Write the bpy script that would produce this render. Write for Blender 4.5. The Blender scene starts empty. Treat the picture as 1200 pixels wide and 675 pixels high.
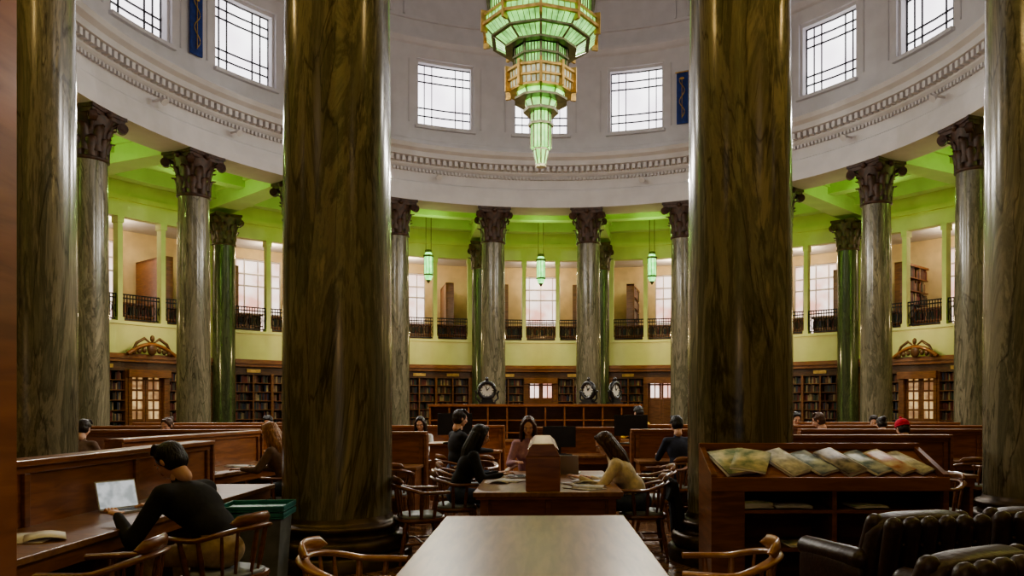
import bpy, math, random
import numpy as np
from mathutils import Matrix, Vector
random.seed(7)
S=bpy.context.scene
R=13.0; D=20.8; CH=9.92   # colonnade radius, viewer distance, soffit height

# ---------------------------------------------------------------- materials
MATS={}
def nt(name):
    m=bpy.data.materials.new(name); m.use_nodes=True
    n=m.node_tree; b=n.nodes['Principled BSDF']; MATS[name]=m
    return m,n,b
def mat(name,c,rough=.6,metal=0,var=.25,scale=6,stretch=(1,1,1),bump=0,c2=None,emis=None,es=0,coat=0,detail=6,dist=0):
    m,n,b=nt(name); N=n.nodes; L=n.links
    b.inputs['Roughness'].default_value=rough; b.inputs['Metallic'].default_value=metal
    if coat: b.inputs['Coat Weight'].default_value=coat; b.inputs['Coat Roughness'].default_value=.12
    tc=N.new('ShaderNodeTexCoord'); mp=N.new('ShaderNodeMapping'); mp.inputs['Scale'].default_value=stretch
    no=N.new('ShaderNodeTexNoise'); no.inputs['Scale'].default_value=scale; no.inputs['Detail'].default_value=detail; no.inputs['Distortion'].default_value=dist
    L.new(tc.outputs['Object'],mp.inputs[0]); L.new(mp.outputs[0],no.inputs['Vector'])
    r=N.new('ShaderNodeValToRGB'); a=c2 or tuple(x*(1-var) for x in c); d=c if c2 else tuple(min(1,x*(1+var)) for x in c)
    r.color_ramp.elements[0].position=.35; r.color_ramp.elements[1].position=.65
    r.color_ramp.elements[0].color=(*a,1); r.color_ramp.elements[1].color=(*d,1)
    L.new(no.outputs['Fac'],r.inputs[0]); L.new(r.outputs[0],b.inputs['Base Color'])
    if bump:
        bp=N.new('ShaderNodeBump'); bp.inputs['Strength'].default_value=bump; bp.inputs['Distance'].default_value=.02
        L.new(no.outputs['Fac'],bp.inputs['Height']); L.new(bp.outputs[0],b.inputs['Normal'])
    if emis: b.inputs['Emission Color'].default_value=(*emis,1); b.inputs['Emission Strength'].default_value=es
    return m
def emat(name,c,s,c2=None,scale=1.0,lo=.4,hi=.6):
    m,n,b=nt(name); N=n.nodes; L=n.links
    b.inputs['Base Color'].default_value=(.3,.3,.3,1); b.inputs['Roughness'].default_value=.3
    tc=N.new('ShaderNodeTexCoord'); no=N.new('ShaderNodeTexNoise'); no.inputs['Scale'].default_value=scale
    L.new(tc.outputs['Object'],no.inputs['Vector'])
    r=N.new('ShaderNodeValToRGB'); r.color_ramp.elements[0].position=lo; r.color_ramp.elements[1].position=hi
    r.color_ramp.elements[0].color=(*(c2 or c),1); r.color_ramp.elements[1].color=(*c,1)
    L.new(no.outputs['Fac'],r.inputs[0]); L.new(r.outputs[0],b.inputs['Emission Color']); b.inputs['Emission Strength'].default_value=s
    return m
def marble(name,k,tint,seedz):
    m,n,b=nt(name); N=n.nodes; L=n.links
    tc=N.new('ShaderNodeTexCoord'); oi=N.new('ShaderNodeObjectInfo')
    ml=N.new('ShaderNodeMath'); ml.operation='MULTIPLY'; ml.inputs[1].default_value=37
    L.new(oi.outputs['Random'],ml.inputs[0])
    cb=N.new('ShaderNodeCombineXYZ'); L.new(ml.outputs[0],cb.inputs[0]); L.new(ml.outputs[0],cb.inputs[2])
    mp=N.new('ShaderNodeMapping'); mp.inputs['Scale'].default_value=(1.5,1.5,.2)
    L.new(tc.outputs['Object'],mp.inputs[0]); L.new(cb.outputs[0],mp.inputs[1])
    n1=N.new('ShaderNodeTexNoise'); n1.inputs['Scale'].default_value=1.6; n1.inputs['Detail'].default_value=13; n1.inputs['Distortion'].default_value=1.1; n1.inputs['Roughness'].default_value=.70
    L.new(mp.outputs[0],n1.inputs['Vector'])
    r=N.new('ShaderNodeValToRGB'); e=r.color_ramp
    sc=lambda c:tuple(x*k*t for x,t in zip(c,tint))+(1,)
    e.elements[0].position=.25; e.elements[0].color=sc((.09,.09,.055))
    e.elements[1].position=.8; e.elements[1].color=sc((.46,.40,.27))
    for p,c in ((.40,(.20,.185,.12)),(.47,(.11,.105,.065)),(.52,(.27,.24,.16)),(.58,(.16,.15,.10)),(.64,(.34,.30,.20))):
        x=e.elements.new(p); x.color=sc(c)
    L.new(n1.outputs['Fac'],r.inputs[0])
    n2=N.new('ShaderNodeTexNoise'); n2.inputs['Scale'].default_value=1.3; n2.inputs['Detail'].default_value=9; n2.inputs['Distortion'].default_value=1.5
    L.new(mp.outputs[0],n2.inputs['Vector'])
    r2=N.new('ShaderNodeValToRGB'); g=r2.color_ramp; g.elements[0].position=.482; g.elements[0].color=(0,0,0,1); g.elements[1].position=.512; g.elements[1].color=(0,0,0,1)
    x=g.elements.new(.497); x.color=(1,1,1,1)
    L.new(n2.outputs['Fac'],r2.inputs[0])
    mx=N.new('ShaderNodeMixRGB'); mx.inputs[2].default_value=(.025,.022,.013,1)
    m3=N.new('ShaderNodeMath'); m3.operation='MULTIPLY'; m3.inputs[1].default_value=.7
    L.new(r2.outputs[0],m3.inputs[0]); L.new(m3.outputs[0],mx.inputs[0]); L.new(r.outputs[0],mx.inputs[1])
    L.new(mx.outputs[0],b.inputs['Base Color']); b.inputs['Roughness'].default_value=.2
marble('marble',1.0,(1,1,1),0)
marble('marble_green',.42,(.85,1.05,.95),0)
def floor_mat():
    m,n,b=nt('parquet'); N=n.nodes; L=n.links
    tc=N.new('ShaderNodeTexCoord'); mp=N.new('ShaderNodeMapping'); mp.inputs['Rotation'].default_value=(0,0,.785)
    br=N.new('ShaderNodeTexBrick'); br.inputs['Scale'].default_value=2.2
    br.inputs['Color1'].default_value=(.19,.105,.06,1); br.inputs['Color2'].default_value=(.34,.20,.12,1); br.inputs['Mortar'].default_value=(.035,.02,.012,1)
    br.inputs['Mortar Size'].default_value=.012
    L.new(tc.outputs['Object'],mp.inputs[0]); L.new(mp.outputs[0],br.inputs['Vector'])
    no=N.new('ShaderNodeTexNoise'); no.inputs['Scale'].default_value=9
    L.new(tc.outputs['Object'],no.inputs['Vector'])
    bp=N.new('ShaderNodeBump'); bp.inputs['Strength'].default_value=.25; bp.inputs['Distance'].default_value=.02
    L.new(no.outputs['Fac'],bp.inputs['Height']); L.new(bp.outputs[0],b.inputs['Normal'])
    L.new(br.outputs['Color'],b.inputs['Base Color']); b.inputs['Roughness'].default_value=.2
floor_mat()
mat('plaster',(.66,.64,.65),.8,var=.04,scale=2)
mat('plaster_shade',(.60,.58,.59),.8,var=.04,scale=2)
mat('green_wall',(.64,.66,.37),.75,var=.05,scale=1.5)
mat('green_ceiling',(.50,.62,.34),.7,var=.06,scale=1)
mat('gallery_wall',(.78,.62,.38),.8,var=.08,scale=2)
mat('oak',(.29,.118,.045),.36,c2=(.165,.062,.022),scale=3,stretch=(1,1,7),bump=.05,coat=.2,dist=.6)
mat('oak_h',(.33,.13,.047),.33,c2=(.20,.074,.026),scale=3,stretch=(1,7,7),bump=.04,coat=.25,dist=.6)
mat('oak_dark',(.12,.054,.024),.4,c2=(.066,.029,.013),scale=3,stretch=(2,2,6),bump=.05,coat=.2)
mat('table_top',(.30,.15,.065),.34,c2=(.19,.09,.037),scale=2.5,stretch=(8,1,8),bump=.02,dist=.5)
mat('chair_wood',(.48,.24,.095),.3,c2=(.31,.135,.047),scale=5,stretch=(2,2,6),coat=.4)
mat('chair_dark',(.25,.10,.038),.33,c2=(.14,.055,.021),scale=5,stretch=(2,2,6),coat=.4)
mat('capital',(.10,.05,.03),.5,c2=(.04,.021,.014),scale=7,bump=.3)
mat('bronze',(.10,.068,.04),.4,metal=.5,var=.4)
mat('iron',(.012,.012,.013),.45,metal=.5)
mat('gold',(.50,.34,.12),.35,metal=.8)
mat('chrome_brass',(.20,.20,.12),.3,metal=.8)
mat('seat_pad',(.26,.30,.33),.45,var=.15)
mat('leather',(.055,.029,.022),.40,c2=(.033,.018,.014),scale=30,bump=.2)
mat('paper',(.85,.84,.80),.7,c2=(.45,.46,.47),scale=16,detail=10)
mat('paper_plain',(.82,.81,.76),.7,var=.04)
mat('newsprint',(.82,.77,.55),.7,c2=(.20,.28,.18),scale=9,detail=10)
mat('mag_blue',(.70,.78,.86),.5,c2=(.12,.20,.34),scale=9,detail=8)
mat('mag_dark',(.55,.50,.46),.5,c2=(.06,.06,.07),scale=9,detail=8)
mat('mag_red',(.82,.74,.66),.5,c2=(.45,.12,.09),scale=8,detail=8)
mat('black_plastic',(.015,.015,.017),.35)
mat('silver',(.5,.5,.52),.35,metal=.6,var=.05)
mat('teal',(.03,.20,.19),.45); mat('bin_grey',(.17,.19,.19),.55)
mat('blue_banner',(.012,.04,.20),.6)
emat('window_sky',(1,.985,1.0),2.5,(.80,.74,.80),.45,.40,.58)
emat('window_low',(1,.82,.74),1.4,(.78,.38,.30),.9)
emat('door_glow',(1,.66,.28),.55,(.32,.12,.03),2.5)
emat('screen',(.85,.9,.95),.5,(.45,.52,.56),14)
emat('glass_green',(.28,.95,.16),1.15,(.05,.36,.03),4,.35,.65)
emat('glass_green_hi',(.42,1,.24),1.75,(.10,.55,.05),4,.35,.65)
emat('glass_pend',(.35,1,.32),2.0,(.12,.7,.14),5)
mat('clock_face',(.55,.55,.5),.4,var=.03)
emat('glass_cream',(.7,.75,.45),.5,(.2,.3,.12),4)
BK=[]
for i,c in enumerate([(.15,.045,.03),(.07,.045,.03),(.045,.07,.05),(.21,.12,.065),(.045,.05,.09),(.36,.27,.16),(.17,.035,.032),(.09,.068,.055)]):
    mat(f'book_{i}',c,.6,var=.2); BK.append(f'book_{i}')
mat('skin',(.66,.40,.29),.5,var=.06,scale=8); mat('skin_dark',(.40,.22,.14),.5,var=.06,scale=8)
mat('lip',(.45,.13,.11),.5); mat('eye_white',(.7,.7,.7),.3); mat('iris',(.03,.02,.015),.2)
for k,c in dict(black=(.014,.014,.016),navy=(.025,.03,.06),cream=(.78,.68,.50),white_c=(.70,.72,.76),pink=(.45,.26,.32),
    yellow=(.78,.53,.04),grey_blue=(.38,.44,.52),denim=(.05,.07,.13),beige=(.44,.33,.18),red=(.60,.03,.07),brown_c=(.16,.10,.07),green_c=(.08,.12,.08)).items():
    mat('cloth_'+k,c,.85,var=.15,scale=25,bump=.1)
for k,c in dict(black=(.012,.009,.008),brown=(.11,.05,.025),blonde=(.48,.23,.085),dark=(.03,.017,.012)).items():
    mat('hair_'+k,c,.45,c2=tuple(x*.4 for x in c),scale=9,stretch=(9,9,.8),bump=.7)
mat('shoe',(.02,.018,.016),.4)

# ---------------------------------------------------------------- mesh builder
class MB:
    def __init__(s): s.v=[];s.f=[];s.m=[];s.s=[];s.mats=[];s.M=Matrix.Identity(4)
    def mi(s,m):
        if m not in s.mats: s.mats.append(m)
        return s.mats.index(m)
    def add(s,vs,fs,m,smooth=False):
        o=len(s.v); M=s.M
        s.v.extend([tuple(M@Vector(p)) for p in vs])
        fl=M.determinant()<0
        for f in fs: s.f.append(tuple(i+o for i in (reversed(f) if fl else f)))
        k=s.mi(m); s.m.extend([k]*len(fs)); s.s.extend([smooth]*len(fs))
    def mesh(s,name):
        me=bpy.data.meshes.new(name); me.from_pydata(s.v,[],s.f)
        for m in s.mats: me.materials.append(MATS[m])
        me.polygons.foreach_set('material_index',s.m); me.polygons.foreach_set('use_smooth',s.s); me.update(); return me
def put(me,name,loc=(0,0,0),rz=0,bev=0,parent=None,sc=1):
    o=bpy.data.objects.new(name,me); S.collection.objects.link(o); o.location=loc; o.rotation_euler=(0,0,rz); o.scale=(sc,sc,sc)
    if bev:
        b=o.modifiers.new('bevel','BEVEL'); b.width=bev; b.segments=2; b.limit_method='ANGLE'; b.angle_limit=.7
    if parent: o.parent=parent
    return o
def box(mb,x0,x1,y0,y1,z0,z1,m):
    vs=[(x,y,z) for z in (z0,z1) for y in (y0,y1) for x in (x0,x1)]
    mb.add(vs,[(0,2,3,1),(4,5,7,6),(0,1,5,4),(2,6,7,3),(0,4,6,2),(1,3,7,5)],m)
def hexa(mb,b4,t4,m):
    mb.add(list(b4)+list(t4),[(3,2,1,0),(4,5,6,7),(0,1,5,4),(1,2,6,5),(2,3,7,6),(3,0,4,7)],m)
def pol(r,a,z): a=math.radians(a); return (r*math.sin(a),r*math.cos(a),z)
def pbox(mb,r0,r1,a0,a1,z0,z1,m,n=1):
    vs=[]
    for i in range(n+1):
        a=a0+(a1-a0)*i/n
        vs+= [pol(r0,a,z0),pol(r1,a,z0),pol(r1,a,z1),pol(r0,a,z1)]
    fs=[(0,3,2,1),(4*n,4*n+1,4*n+2,4*n+3)]
    for i in range(n):
        k=4*i
        for j in range(4): fs.append((k+j,k+(j+1)%4,k+4+(j+1)%4,k+4+j))
    mb.add(vs,[tuple(reversed(f)) for f in fs],m)
def lathe(mb,pr,n,m,smooth=True,c=(0,0),flip=False):
    vs=[];fs=[]
    for r,z in pr:
        for i in range(n):
            a=2*math.pi*i/n; vs.append((c[0]+r*math.cos(a),c[1]+r*math.sin(a),z))
    for j in range(len(pr)-1):
        for i in range(n):
            k=(i+1)%n; q=(j*n+i,j*n+k,(j+1)*n+k,(j+1)*n+i); fs.append(q[::-1] if flip else q)
    mb.add(vs,fs,m,smooth)
def frame(d):
    d=Vector(d).normalized(); u=d.orthogonal().normalized()
    if abs(d.z)<.95: u=Vector((-d.y,d.x,0)).normalized()
    else: u=Vector((1,0,0))
    w=d.cross(u).normalized(); u=w.cross(d); return d,u,w
def cyl(mb,p0,p1,r0,r1,m,n=8,smooth=True):
    p0=Vector(p0);p1=Vector(p1); d,u,w=frame(p1-p0); vs=[]
    for p,r in((p0,r0),(p1,r1)):
        for i in range(n):
            a=2*math.pi*i/n; vs.append(p+u*math.cos(a)*r+w*math.sin(a)*r)
    fs=[(i,(i+1)%n,n+(i+1)%n,n+i) for i in range(n)]
    mb.add(vs,fs,m,smooth); mb.add(vs,[tuple(reversed(range(n))),tuple(range(n,2*n))],m)
def cap(mb,p0,p1,r0,r1,m,n=12,h=4):
    p0=Vector(p0);p1=Vector(p1)
    if (p1-p0).length<1e-5: p1=p0+Vector((0,0,1e-4))
    d,u,w=frame(p1-p0); rings=[]
    for j in range(h): t=(j+.35)/(h)*math.pi/2; rings.append((p0-d*r0*math.cos(t),r0*math.sin(t)))
    rings.append((p0,r0)); rings.append((p1,r1))
    for j in reversed(range(h)): t=(j+.35)/(h)*math.pi/2; rings.append((p1+d*r1*math.cos(t),r1*math.sin(t)))
    vs=[p+u*math.cos(2*math.pi*i/n)*r+w*math.sin(2*math.pi*i/n)*r for p,r in rings for i in range(n)]
    fs=[(j*n+i,j*n+(i+1)%n,(j+1)*n+(i+1)%n,(j+1)*n+i) for j in range(len(rings)-1) for i in range(n)]
    fs+=[tuple(reversed(range(n))),tuple(range((len(rings)-1)*n,len(rings)*n))]
    mb.add(vs,fs,m,True)
def ell(mb,c,r,m,n=16,h=10,rot=None):
    vs=[];c=Vector(c)
    for j in range(h+1):
        t=math.pi*(j+.02)/(h+.04)
        for i in range(n):
            a=2*math.pi*i/n; p=Vector((r[0]*math.sin(t)*math.cos(a),r[1]*math.sin(t)*math.sin(a),-r[2]*math.cos(t)))
            if rot: p=rot@p
            vs.append(c+p)
    fs=[(j*n+i,j*n+(i+1)%n,(j+1)*n+(i+1)%n,(j+1)*n+i) for j in range(h) for i in range(n)]
    fs+=[tuple(reversed(range(n))),tuple(range(h*n,(h+1)*n))]
    mb.add(vs,fs,m,True)
def tube(mb,pts,sx,sz,m,n=8,closed=False):
    pts=[Vector(p) for p in pts]; vs=[];N=len(pts)
    for i,p in enumerate(pts):
        t=(pts[(i+1)%N]-pts[i-1]) if closed else (pts[min(i+1,N-1)]-pts[max(i-1,0)])
        t.normalize(); u=Vector((-t.y,t.x,0));
        if u.length<1e-3: u=Vector((1,0,0))
        u.normalize(); w=t.cross(u)
        a_=sx[i] if isinstance(sx,(list,tuple)) else sx; b_=sz[i] if isinstance(sz,(list,tuple)) else sz
        for k in range(n):
            a=2*math.pi*k/n; vs.append(p+u*math.cos(a)*a_+w*math.sin(a)*b_)
    fs=[]
    for i in range(N if closed else N-1):
        for k in range(n):
            j=(i+1)%N; fs.append((i*n+k,i*n+(k+1)%n,j*n+(k+1)%n,j*n+k))
    mb.add(vs,fs,m,True)
    if not closed: mb.add(vs,[tuple(reversed(range(n))),tuple(range((N-1)*n,N*n))],m)
def Wp(x,yp,z=0): return (x,yp-D,z)

# ---------------------------------------------------------------- floor
mb=MB(); vs=[(0,0,0)]+[pol(27,a,0) for a in range(0,360,5)]
mb.add(vs,[(0,(i+1)%72+1,i+1) for i in range(72)],'parquet')
put(mb.mesh('floor'),'floor')

# ---------------------------------------------------------------- drum, entablature, dome
mb=MB()
lathe(mb,[(13.7,10.9),(13.7,9.92),(12.35,9.92),(12.35,10.25),(12.42,10.27),(12.42,10.6),(12.5,10.62),(12.5,10.7),(12.56,10.75),(12.56,11.25),
          (12.48,11.3),(12.42,11.36),(12.42,11.6),(12.15,11.65),(12.15,11.85),(12.0,11.95),(11.95,12.1),(12.0,12.15),(12.3,12.18),(12.8,12.24),(12.95,12.3),(12.95,12.6),(13.0,12.63),(13.0,13.2)],160,'plaster',smooth=False)
for i in range(320):
    a=i*360/320; pbox(mb,12.2,12.42,a,a+.6,11.42,11.62,'plaster')
for i in range(520):
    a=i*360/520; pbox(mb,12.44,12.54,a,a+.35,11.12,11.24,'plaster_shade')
put(mb.mesh('entablature'),'trim_entablature')
mb=MB(); wa=5.3
for k in range(20):
    c=k*18
    pbox(mb,13.0,13.6,c+wa,c+18-wa,13.2,16.0,'plaster',4)
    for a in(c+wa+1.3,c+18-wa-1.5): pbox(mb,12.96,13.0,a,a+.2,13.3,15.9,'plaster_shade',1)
lathe(mb,[(13.6,13.2),(13.0,13.2)],160,'plaster',False)
lathe(mb,[(13.6,16.0),(13.0,16.0),(13.0,16.5),(12.9,16.55),(12.75,16.7),(12.75,16.85),(12.95,16.9),(12.95,17.5),(12.88,17.52),(12.88,17.62),(12.9,17.64)],160,'plaster',False)
pr=[]
for i in range(0,25):
    t=i/24*math.pi/2; r=12.9*math.cos(t); z=17.64+8.5*math.sin(t)
    pr.append((max(r,.02),z))
    if i in(2,3,6,7,11,12): pr.append((r-.12,z+.02)); pr.append((r-.14,z+.15)); pr.append((r-.03,z+.2))
lathe(mb,pr,120,'plaster',False)
for k in range(20):
    a=k*18+9
    for rr in range(6):
        t0=rr/24*math.pi/2*2; t1=(rr+1)/24*math.pi/2*2
        for da in(-1.4,1.1):
            q=lambda t,s,e:pol(12.9*math.cos(t)+s,a+da+e,17.64+8.5*math.sin(t))
            hexa(mb,[q(t0,-.1,0),q(t0,-.1,.3),q(t0,.1,.3),q(t0,.1,0)],[q(t1,-.1,0),q(t1,-.1,.3),q(t1,.1,.3),q(t1,.1,0)],'plaster')
put(mb.mesh('drum_and_dome'),'ceiling_dome')
mb=MB()
pbox(mb,13.45,13.5,-wa,wa,13.2,16.0,'window_sky',4)
for a in(-wa,wa-.42): pbox(mb,13.12,13.45,a,a+.42,13.2,16.0,'plaster')
pbox(mb,13.12,13.45,-wa,wa,13.2,13.32,'plaster',4); pbox(mb,13.12,13.45,-wa,wa,15.88,16.0,'plaster',4)
pbox(mb,12.85,13.12,-wa-.3,wa+.3,13.08,13.2,'plaster',4)
for a in(-wa+.42,-3.55,-2.2,2.1,3.45,wa-.5): pbox(mb,13.36,13.42,a,a+.13,13.32,15.88,'iron')
for z in(13.32,13.72,14.05,15.15,15.48,15.85): pbox(mb,13.36,13.42,-wa+.42,wa-.42,z,z+.042,'iron',2)
me=mb.mesh('drum_window')
for k in range(20): put(me,f'window_{k+1}',rz=math.radians(18*k))
mb=MB(); pbox(mb,12.86,12.92,-1.05,1.05,13.25,15.35,'blue_banner',2)
tube(mb,[(.11*math.sin(t*1.0),12.83,13.5+t*.14) for t in [i*.35 for i in range(34)]],.018,.018,'gold',6)
cyl(mb,(0,12.83,13.45),(0,12.83,15.15),.015,.015,'gold'); ell(mb,(0,12.83,15.1),(.1,.04,.06),'gold')
cyl(mb,(-.28,12.83,15.36),(.28,12.83,15.36),.03,.03,'gold')
me=mb.mesh('banner')
for th in(27,-63): put(me,'heraldic_banner',rz=-math.radians(th))
mb=MB(); cyl(mb,(0,12.56,10.95),(0,12.2,10.95),.04,.04,'plaster'); cyl(mb,(0,12.25,10.98),(0,12.1,10.86),.06,.12,'plaster',12)
me=mb.mesh('spot')
SPT=(-140,-104,-72,-58,-20,20,60,78,104,140)
for th in SPT: put(me,'wall_spotlight',rz=-math.radians(th))

# ---------------------------------------------------------------- columns
def capital_mesh(mb,z0,z1,r,w,m='capital'):
    H=z1-z0
    lathe(mb,[(r*.98,z0-.06),(r*1.1,z0-.03),(r*1.1,z0+.03),(r*.98,z0+.06),(r*1.0,z0+.3*H),(r*1.12,z0+.6*H),(r*1.3,z0+.86*H)],32,m)
    def leaf(a,zb,h,rr,curl,wd):
        n=5; vs=[]
        for i in range(n+1):
            t=i/n; z=zb+h*(1-(1-t)**1.6) if t<.85 else zb+h*.93
            ro=rr+curl*t**2.6
            ww=wd*(1-.15*t)*(1 if t<.7 else 1-(t-.7)*1.6)
            for s in(-1,0,1):
                vs.append(pol(ro+(.03 if s==0 else 0),a+s*math.degrees(ww/ro),z-(.0 if s==0 else .03)))
                vs.append(pol(ro-.05,a+s*math.degrees(ww/ro),z-(.0 if s==0 else .03)))
        fs=[]
        for i in range(n):
            k=i*6
            for j in(0,2): fs.append((k+j,k+j+2,k+j+8,k+j+6)); fs.append((k+j+1,k+j+7,k+j+9,k+j+3))
            fs.append((k,k+6,k+7,k+1)); fs.append((k+4,k+5,k+11,k+10))
        k=n*6; fs+= [(k,k+2,k+3,k+1),(k+2,k+4,k+5,k+3)]
        mb.add(vs,fs,m,True)
    for i in range(8): leaf(i*45,z0+.05,.42*H,r*1.04,.16,.16)
    for i in range(8): leaf(i*45+22.5,z0+.2,.55*H,r*1.06,.2,.16)
    for i in range(4):
        a=math.radians(45+90*i); d=Vector((math.cos(a),math.sin(a),0))
        c=d*(w*.5*1.2)+Vector((0,0,z1-.33)); t=Vector((-d.y,d.x,0))
        tube(mb,[d*r*1.05+Vector((0,0,z0+.55*H)),d*(r*1.2)+Vector((0,0,z0+.75*H)),d*(w*.5*1.15)+Vector((0,0,z1-.22))],.06,.06,m,6)
        cyl(mb,c-t*.09,c+t*.09,.15,.15,m,14); cyl(mb,c-t*.12,c+t*.12,.06,.06,m,8)
    vs=[];n=6
    for q in range(4):
        for i in range(n):
            t=i/n; x=-1+2*t; y=1-.14*(1-x*x)
            if i==0: x=-.97
            a=-math.pi/2*q; X=x*w/2;Y=y*w/2
            vs.append((X*math.cos(a)-Y*math.sin(a),X*math.sin(a)+Y*math.cos(a)))
    N=len(vs)
    for za,zb,sc in((z1-.22,z1-.1,.94),(z1-.1,z1,1.0)):
        v3=[(x*sc,y*sc,za) for x,y in vs]+[(x*sc,y*sc,zb) for x,y in vs]
        fs=[tuple(range(N)),tuple(reversed(range(N,2*N)))]+[(i,N+i,N+(i+1)%N,(i+1)%N) for i in range(N)]
        mb.add(v3,fs,m)
    for q in range(4):
        a=math.pi/2*q; ell(mb,(math.cos(a)*w*.45,math.sin(a)*w*.45,z1-.14),(.1,.1,.1),m,8,6)
mb=MB()
lathe(mb,[(.5+.03*math.cos(t*1.2)-.035*t**1.6,.42+t*8.1) for t in [i/24 for i in range(25)]],56,'marble')
lathe(mb,[(.0,.14),(.66,.14),(.69,.17),(.70,.21),(.69,.25),(.66,.28),(.61,.28),(.585,.31),(.585,.34),(.61,.36),(.63,.38),(.61,.41),(.56,.42),(.545,.44),(.53,.48)],56,'bronze')
lathe(mb,[(.73,0),(.73,.12),(.70,.14),(0,.14)],56,'bronze')
capital_mesh(mb,8.52,9.92,.48,1.40)
lathe(mb,[(.49,4.39),(.502,4.4),(.502,4.41),(.49,4.42)],40,'marble')
colmesh=mb.mesh('column')
for k in range(20):
    th=9+18*k; x,y,_=pol(R,th,0); put(colmesh,'marble_column',(x,y,0),-math.radians(th))
mb=MB()
lathe(mb,[(.52,0),(.52,.5),(.47,.55),(.45,8.5)],32,'marble_green'); capital_mesh(mb,8.5,9.8,.45,1.15)
pm=mb.mesh('wall_column')
for k in range(20):
    if k in(9,10): continue
    th=9+18*k; x,y,_=pol(19.35,th,0); put(pm,'engaged_wall_column',(x,y,0),-math.radians(th))

# ---------------------------------------------------------------- ambulatory ceiling
mb=MB()
lathe(mb,[(20.4,10.9),(13.6,10.9)],80,'green_ceiling',False)
for k in range(20):
    a=9+18*k
    pbox(mb,13.7,19.9,a-1.5,a+1.5,10.0,10.9,'green_ceiling',2)
    pbox(mb,13.7,19.9,a-1.9,a+1.9,10.6,10.9,'green_ceiling',2)
for r in(14.2,16.4,18.9): 
    lathe(mb,[(r,10.9),(r,10.35),(r+.5,10.35),(r+.5,10.9)],80,'green_ceiling',False,flip=True)
put(mb.mesh('ceiling_ambulatory'),'ceiling_ambulatory')

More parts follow.
